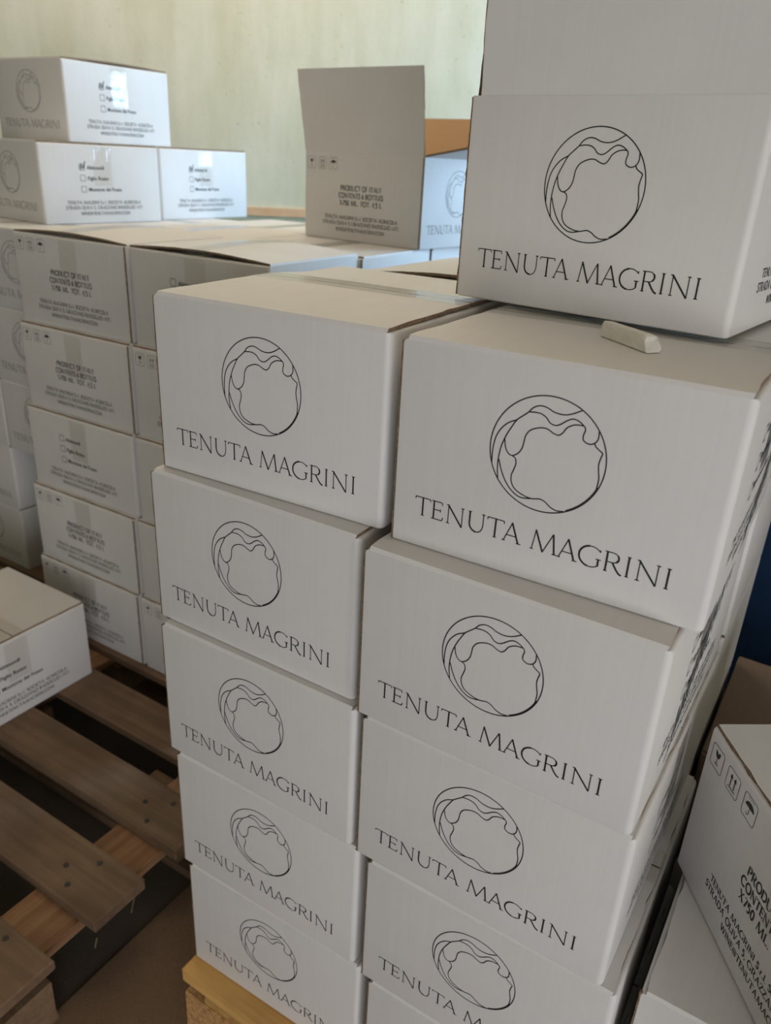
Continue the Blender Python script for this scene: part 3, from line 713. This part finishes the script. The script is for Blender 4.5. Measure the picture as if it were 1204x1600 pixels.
# rows behind: only the top cartons show
ROW = {(0, 1): 'white carton with flat lid behind the near left corner column, under the stacked pair',
       (1, 1): 'white carton with blue-lit end, second row of the left pile behind the arched taped lid',
       (0, 2): 'white carton lid at the back of the left pile beside the carton with ticked box',
       (1, 2): 'white carton at the back of the left pile carrying the open carton'}
for r, y in ((1, .748), (2, 1.016)):
    for c in range(2):
        for i in range(5):
            z = zt - .006 - (i + 1) * H
            top = i == 0
            lab = ROW[(c, r)] if top else 'white carton hidden inside the left pile'
            o = on_L(-1.004 + c * (D + .005), y, z, .006, lab, ('low' if r == 1 and c == 0 else 'flat') if top else 'flat', 'L' if top and r == 1 else '')
            if not top: o['group'] = 'hidden cartons inside the left pile'
            if i == 4: o.scale = (1, 1, (H - .006) / H); o.location.z += .006

# left pile, far block (logo faces towards us)
FAR = 'logo cartons of the far left block'
z2 = -.056
FARX = [-1.2985, -1.2985, -1.293]
for i in range(3):
    carton(FARX[i], .575, z2 - (i + 1) * H, .0, ['white carton at left edge, half its emblem showing, top of far block', 'white carton at left edge, second down in far block, emblem cut by near column', 'white shaded carton at the left edge, third down in the far block'][i], FAR, 'flat', 'A')
for i in (3, 4):
    carton(-1.5610, .575, z2 - (i + 1) * H, .0, ['shaded white carton low at left edge, fourth down in far block', 'darkest white carton at left edge, foot of the far block'][i - 3], FAR, 'flat', 'A')
    o = carton(-1.2930, .760, z2 - (i + 1) * H, .0, ['dark set-back carton in the gap beside the near column, fourth down', 'dark set-back carton in the gap beside the near column, at the foot'][i - 3], FAR, 'flat', '')
for i in range(3):
    o = carton(-1.5650, .575, z2 - (i + 1) * H, .0, 'white carton outside the left edge of the far block', FAR, 'flat', ''); o['group'] = 'hidden cartons of the far block'
for i in range(5):
    for x in (-1.5650, -1.2985):
        if i >= 3 and x > -1.4: continue
        y = .909 if x > -1.4 or i < 3 else .909
        o = carton(x, y, z2 - (i + 1) * H, .0, 'white carton hidden at the back of the far block', FAR, 'flat', ''); o['group'] = 'hidden cartons of the far block'
for i in (3, 4):
    pass
# three loose cartons on the far block
LOOSE = 'cartons set loose on the left pile'
carton(-1.467, .723, -.0555, -.1128, 'white carton with a pen tick in the first box, under the topmost carton', LOOSE, 'flat', 'AR', 0)
carton(-1.522, .826, .1262, -.0047, 'topmost white carton of the left pile, side and shiny tape lit by the window', LOOSE, 'low', 'AR', 0)
carton(-1.456, 1.054, -.0555, -.0213, 'white ticked carton behind and right of the stacked pair, lit bright by the window', LOOSE, 'flat', 'AR', 0)

# open carton standing at the back of the pile
v0 = empty('carton', (-.332, .951, -.0455 + ZS), math.radians(84.2), 'open white carton at the back of the left pile, tall flap up, brown inside showing', 'box', LOOSE)
link('carton_body', BODY_OPEN, v0); link('raw_joint_edge', JOINT, v0)
link('logo_emblem', EMBLEM_A, v0); link('logo_lettering', LETTERS_A, v0); link('product_print', PROD_L, v0); link('handling_icons', ICON_L, v0)
panel('side_flap', .003, D - .003, 0, FL - .002, BT, v0, (.0005, D, HB - .003), (math.radians(9), 0, -PI / 2), taper=.003, seed=31)
panel('side_flap', .006, D - .006, 0, FL, BT, v0, (W - .0002, 0, HB + .0002), (math.radians(58), 0, PI / 2), seed=32)
panel('top_flap', .004, W - .004, 0, FL, BT, v0, (0, .0002, HB + .0002), (math.radians(80), 0, 0), seed=33)
panel('top_flap', .004, W - .004, 0, FL, BT, v0, (W, D - .0002, HB + .0002), (math.radians(-22), 0, PI), seed=34)

# ------------------------------------------------------------------ low lone carton on the left pallet
carton(-1.021, .025, -.9456, .0012, 'low lone white carton on the bare pallet at left, red tick in the middle box', 'single cartons', 'flat', 'AR', 1)

# ------------------------------------------------------------------ cartons to the right of the stack
SIDE = 'cartons to the right of the front stack'
carton(.495, -.006, -4 * H, .004, 'beige-topped white carton at the bottom right, under the turned carton with icons', SIDE, 'low', 'A')
carton(.497, -.003, -5 * H, .004, 'white carton at the bottom right edge beneath the beige-topped one', SIDE, 'flat', 'A')
carton(.677, -.113, -3 * H + .006, math.radians(35.7), 'turned white carton at the lower right with three handling icons and address print', SIDE, 'flat', 'L')
carton(.798, .357, -4 * H, PI / 2, 'plain brown carton behind the turned carton with icons', SIDE, 'flat', '', plain=True)
carton(.798, .357, -5 * H, PI / 2, 'white carton hidden under the brown one behind the turned carton', SIDE, 'flat', '')['group'] = 'hidden cartons at right'

# ------------------------------------------------------------------ pallets
def pallet(name, x0, x1, ys, bw, top, bottom, label, group, wood, wood_y, block, bt=.020, nails=True, mid=0.0):
    """boards along X on three cross boards, nine blocks and three bottom runners"""
    zb = bottom; h = top - bottom
    t = empty(name, ((x0 + x1) / 2, (ys[0] + ys[-1] + bw) / 2, zb), 0, label, 'pallet', group)
    inv = Vector(t.location)
    def part(nm, lo, hi, m, seed=0, bev=.0015):
        bm = bmesh.new(); add_box(bm, Vector(lo) - inv, Vector(hi) - inv, 0, bev)
        r = random.Random(seed)
        for v in bm.verts: v.co += Vector((r.uniform(-.0012, .0012), r.uniform(-.0012, .0012), r.uniform(-.0006, 0)))
        return link(nm, mesh_of(nm, bm, m), t)
    y0, y1 = ys[0], ys[-1] + bw
    for k, y in enumerate(ys):
        p = part('deck_board', (x0, y, top - bt), (x1, y + bw, top), wood, k + 3)
    cw = .105
    xs = [x0 + .036, (x0 + x1 - cw) / 2, x1 - cw - .036]
    for k, x in enumerate(xs):
        part('cross_board', (x, y0 + .004, top - 2 * bt), (x + cw, y1 - .004, top - bt), wood_y, k + 30)
    zb1 = bottom + bt
    for x in (x0 + .002, (x0 + x1 - .145) / 2, x1 - .147):
        for y in (y0 + .001, (y0 + y1) / 2 - .045 + mid, y1 - .091):
            ins = 0 if y in (y0 + .001, y1 - .091) else .06 * (1 if x < (x0 + x1) / 2 - .2 else -1 if x > (x0 + x1) / 2 else 0)
            part('block', (x + ins, y, zb1), (x + ins + .145, y + .09, top - 2 * bt), block, int(x * 100 + y * 10))
    for k, y in enumerate((y0 + .002, (y0 + y1) / 2 - .048 + mid, y1 - .098)):
        part('bottom_runner', (x0 + .01, y, bottom), (x1 - .01, y + .096, zb1), wood, k + 60)
    if nails:
        r = random.Random(9)
        for y in ys:
            for dx, fy in ((.127, .5), (.083, .78), (.087, .24)):
                bm = bmesh.new()
                cx, cy = x1 - dx + r.uniform(-.004, .004), y + bw * fy + r.uniform(-.005, .005)
                bmesh.ops.create_cone(bm, cap_ends=True, segments=10, radius1=.0052, radius2=.0044, depth=.0022, matrix=Matrix.Translation(Vector((cx, cy, top - .0002)) - inv))
                link('nail_head', mesh_of('nail_head', bm, NAIL), t)
    return t
pallet('pallet', -1.445, -.245, [-.224, -.055, .109, .268, .428], .099, ZS - .9456, 0, 'weathered brown wooden pallet, bare slats at lower left', 'wooden pallets', OLD_WOOD, OLD_WOOD_Y, OLD_WOOD, mid=.06)
pallet('pallet', -1.020, -.250, [.545, .710, .875, 1.040, 1.20], .099, ZS - .9456, 0, 'weathered brown pallet under the near block of the left pile', 'wooden pallets', OLD_WOOD, OLD_WOOD_Y, OLD_WOOD, nails=False)
pallet('pallet', -1.900, -1.070, [.56, .72, .88, 1.04, 1.20], .099, ZS + z2 - 5 * H, 0, 'pallet in deep shade under the far block of the left pile', 'wooden pallets', OLD_WOOD, OLD_WOOD_Y, OLD_WOOD, nails=False, bt=.018)
pallet('pallet', -.062, 1.138, [-.052, .112, .277, .442, .607], .138, ZS - 5 * H, .0055, 'fresh yellow pine pallet with chipboard blocks under the front stack', 'wooden pallets', NEW_WOOD, NEW_WOOD_Y, CHIP, bt=.022, nails=False)

# ------------------------------------------------------------------ floor odds and ends
bm = bmesh.new(); add_box(bm, (-.268, -1.2, .0002), (1.3, .80, .004), 0, .0008)
o = link('card_sheet', mesh_of('card_sheet', bm, SHEET)); o['label'] = 'flat brown sheet lying on the floor between the two pallets'; o['category'] = 'sheet'
def splinter(px, name, label):
    bm = bmesh.new()
    a, b_ = Vector(px[0]), Vector(px[1]); d = (b_ - a); n = Vector((-d.y, d.x, 0)).normalized() * .0012
    V = [bm.verts.new(p) for p in (a - n, a + n, b_ + n * .6, b_ - n * .6, a - n + Vector((0, 0, .0016)), a + n + Vector((0, 0, .0016)), b_ + n * .6 + Vector((0, 0, .0012)), b_ - n * .6 + Vector((0, 0, .0012)))]
    for f in ((0, 1, 2, 3), (4, 5, 6, 7), (0, 1, 5, 4), (1, 2, 6, 5), (2, 3, 7, 6), (3, 0, 4, 7)): bm.faces.new([V[i] for i in f])
    o = link(name, mesh_of(name, bm, STRAW)); o['label'] = label; o['category'] = 'straw'
splinter(((-.336, .09, .0003), (-.31, .058, .0003)), 'straw', 'pale straw on the dark floor just off the slat end')
splinter(((-.319, -.007, .0003), (-.307, -.02, .0003)), 'straw', 'short pale straw on the floor below the longer one')

# chalk on the right front carton
ch = bmesh.new()
pa, pb = Vector((.328, .1097, 0)), Vector((.3775, .0700, 0))
dv = (pb - pa).normalized(); nv = Vector((-dv.y, dv.x, 0))
secs = []
for s, wb, wt, ht in ((0, .010, .0075, .0125), (.5, .0115, .008, .0125), (.86, .012, .0085, .0125), (.97, .0125, .0085, .0115), (1.0, .0120, .0075, .0085)):
    c = pa + (pb - pa) * s
    back = .006 if s == 1.0 else 0
    c2 = c - dv * (.007 if s == 1.0 else .003 if s > .95 else 0)
    secs.append([ch.verts.new(p) for p in (c, c2 + nv * .0006 + Vector((0, 0, ht * .75)), c2 + nv * (wb - wt) * .5 + Vector((0, 0, ht)), c2 + nv * (wb - .001) + Vector((0, 0, ht * .97)), c + nv * (wb + .0015) + Vector((0, 0, ht * .4)), c + nv * wb)])
for a, b_ in zip(secs, secs[1:]):
    for j in range(6): ch.faces.new([a[j], a[(j + 1) % 6], b_[(j + 1) % 6], b_[j]])
ch.faces.new(secs[0]); ch.faces.new(secs[-1][::-1])
for v in ch.verts: v.co.z += ZS + .0002
bmesh.ops.bevel(ch, geom=list(ch.edges), offset=.0006, segments=1, affect='EDGES')
o = link('chalk', mesh_of('chalk', ch, CHALK)); o['label'] = 'stubby piece of white chalk on the lid of the right front carton'; o['category'] = 'chalk'

# navy patch behind the stack, built as a tall cabinet blocking window light
cb = empty('cabinet', (.75, 1.02, 0), 0, 'dark navy patch at the right edge, built as a tall cabinet blocking window light', 'cabinet')
bm = bmesh.new(); add_box(bm, (-.42, -.20, .06), (.42, .22, 1.9), 0, .004); link('cabinet_body', mesh_of('cabinet_body', bm, BLUE), cb)
bm = bmesh.new(); add_box(bm, (-.40, -.18, 0), (.40, .20, .062), 0, .002); link('plinth', mesh_of('plinth', bm, BLUE), cb)
for x0, hx in ((-.416, -.035), (.002, .035)):
    bm = bmesh.new(); add_box(bm, (x0, -.2185, .066), (x0 + .414, -.1995, 1.894), 0, .002)
    d = link('door', mesh_of('door', bm, BLUE), cb)
    bm = bmesh.new(); add_box(bm, (hx - .008, -.238, 1.0), (hx + .008, -.218, 1.14), 0, .003)
    link('handle', mesh_of('handle', bm, FRAME), d)

# added unseen fill lamps warming carton tops and back wall: housing, tubes, light
TUBE, nt, b = mat('fill_lamp_tube', 0.4)
b.inputs['Emission Color'].default_value = (1.0, 0.83, 0.60, 1); b.inputs['Emission Strength'].default_value = 3.0
bm = bmesh.new(); add_box(bm, (-.62, -.045, .035), (.62, .045, .09), 0, .004); HOUSING = mesh_of('housing', bm, FRAME)
bm = bmesh.new(); bmesh.ops.create_cone(bm, cap_ends=True, segments=14, radius1=.013, radius2=.013, depth=1.18, matrix=Matrix.Rotation(PI / 2, 4, 'Y'))
TUBE_M = mesh_of('tube', bm, TUBE, smooth=True)
def fill_lamp(x, y, power, label):
    lm = empty('fill_lamp', (x, y, ZC - .09), math.radians(40), label, 'lamp', 'added unseen fill lamps')
    link('housing', HOUSING, lm)
    for dy in (-.025, .025): link('tube', TUBE_M, lm).location = (0, dy, .012)
    area('fill_lamp_light', Vector((x, y, ZC - .11)), (0, 0, -1), 1.2, 0.1, power, (1.0, 0.80, 0.58)).rotation_euler = (0, 0, math.radians(40))
fill_lamp(-.60, .45, 5.0, 'added unseen strip lamp over the left pallet, warming the carton tops')
fill_lamp(-1.12, 1.48, 10, 'added unseen strip lamp brightening the cream back wall')
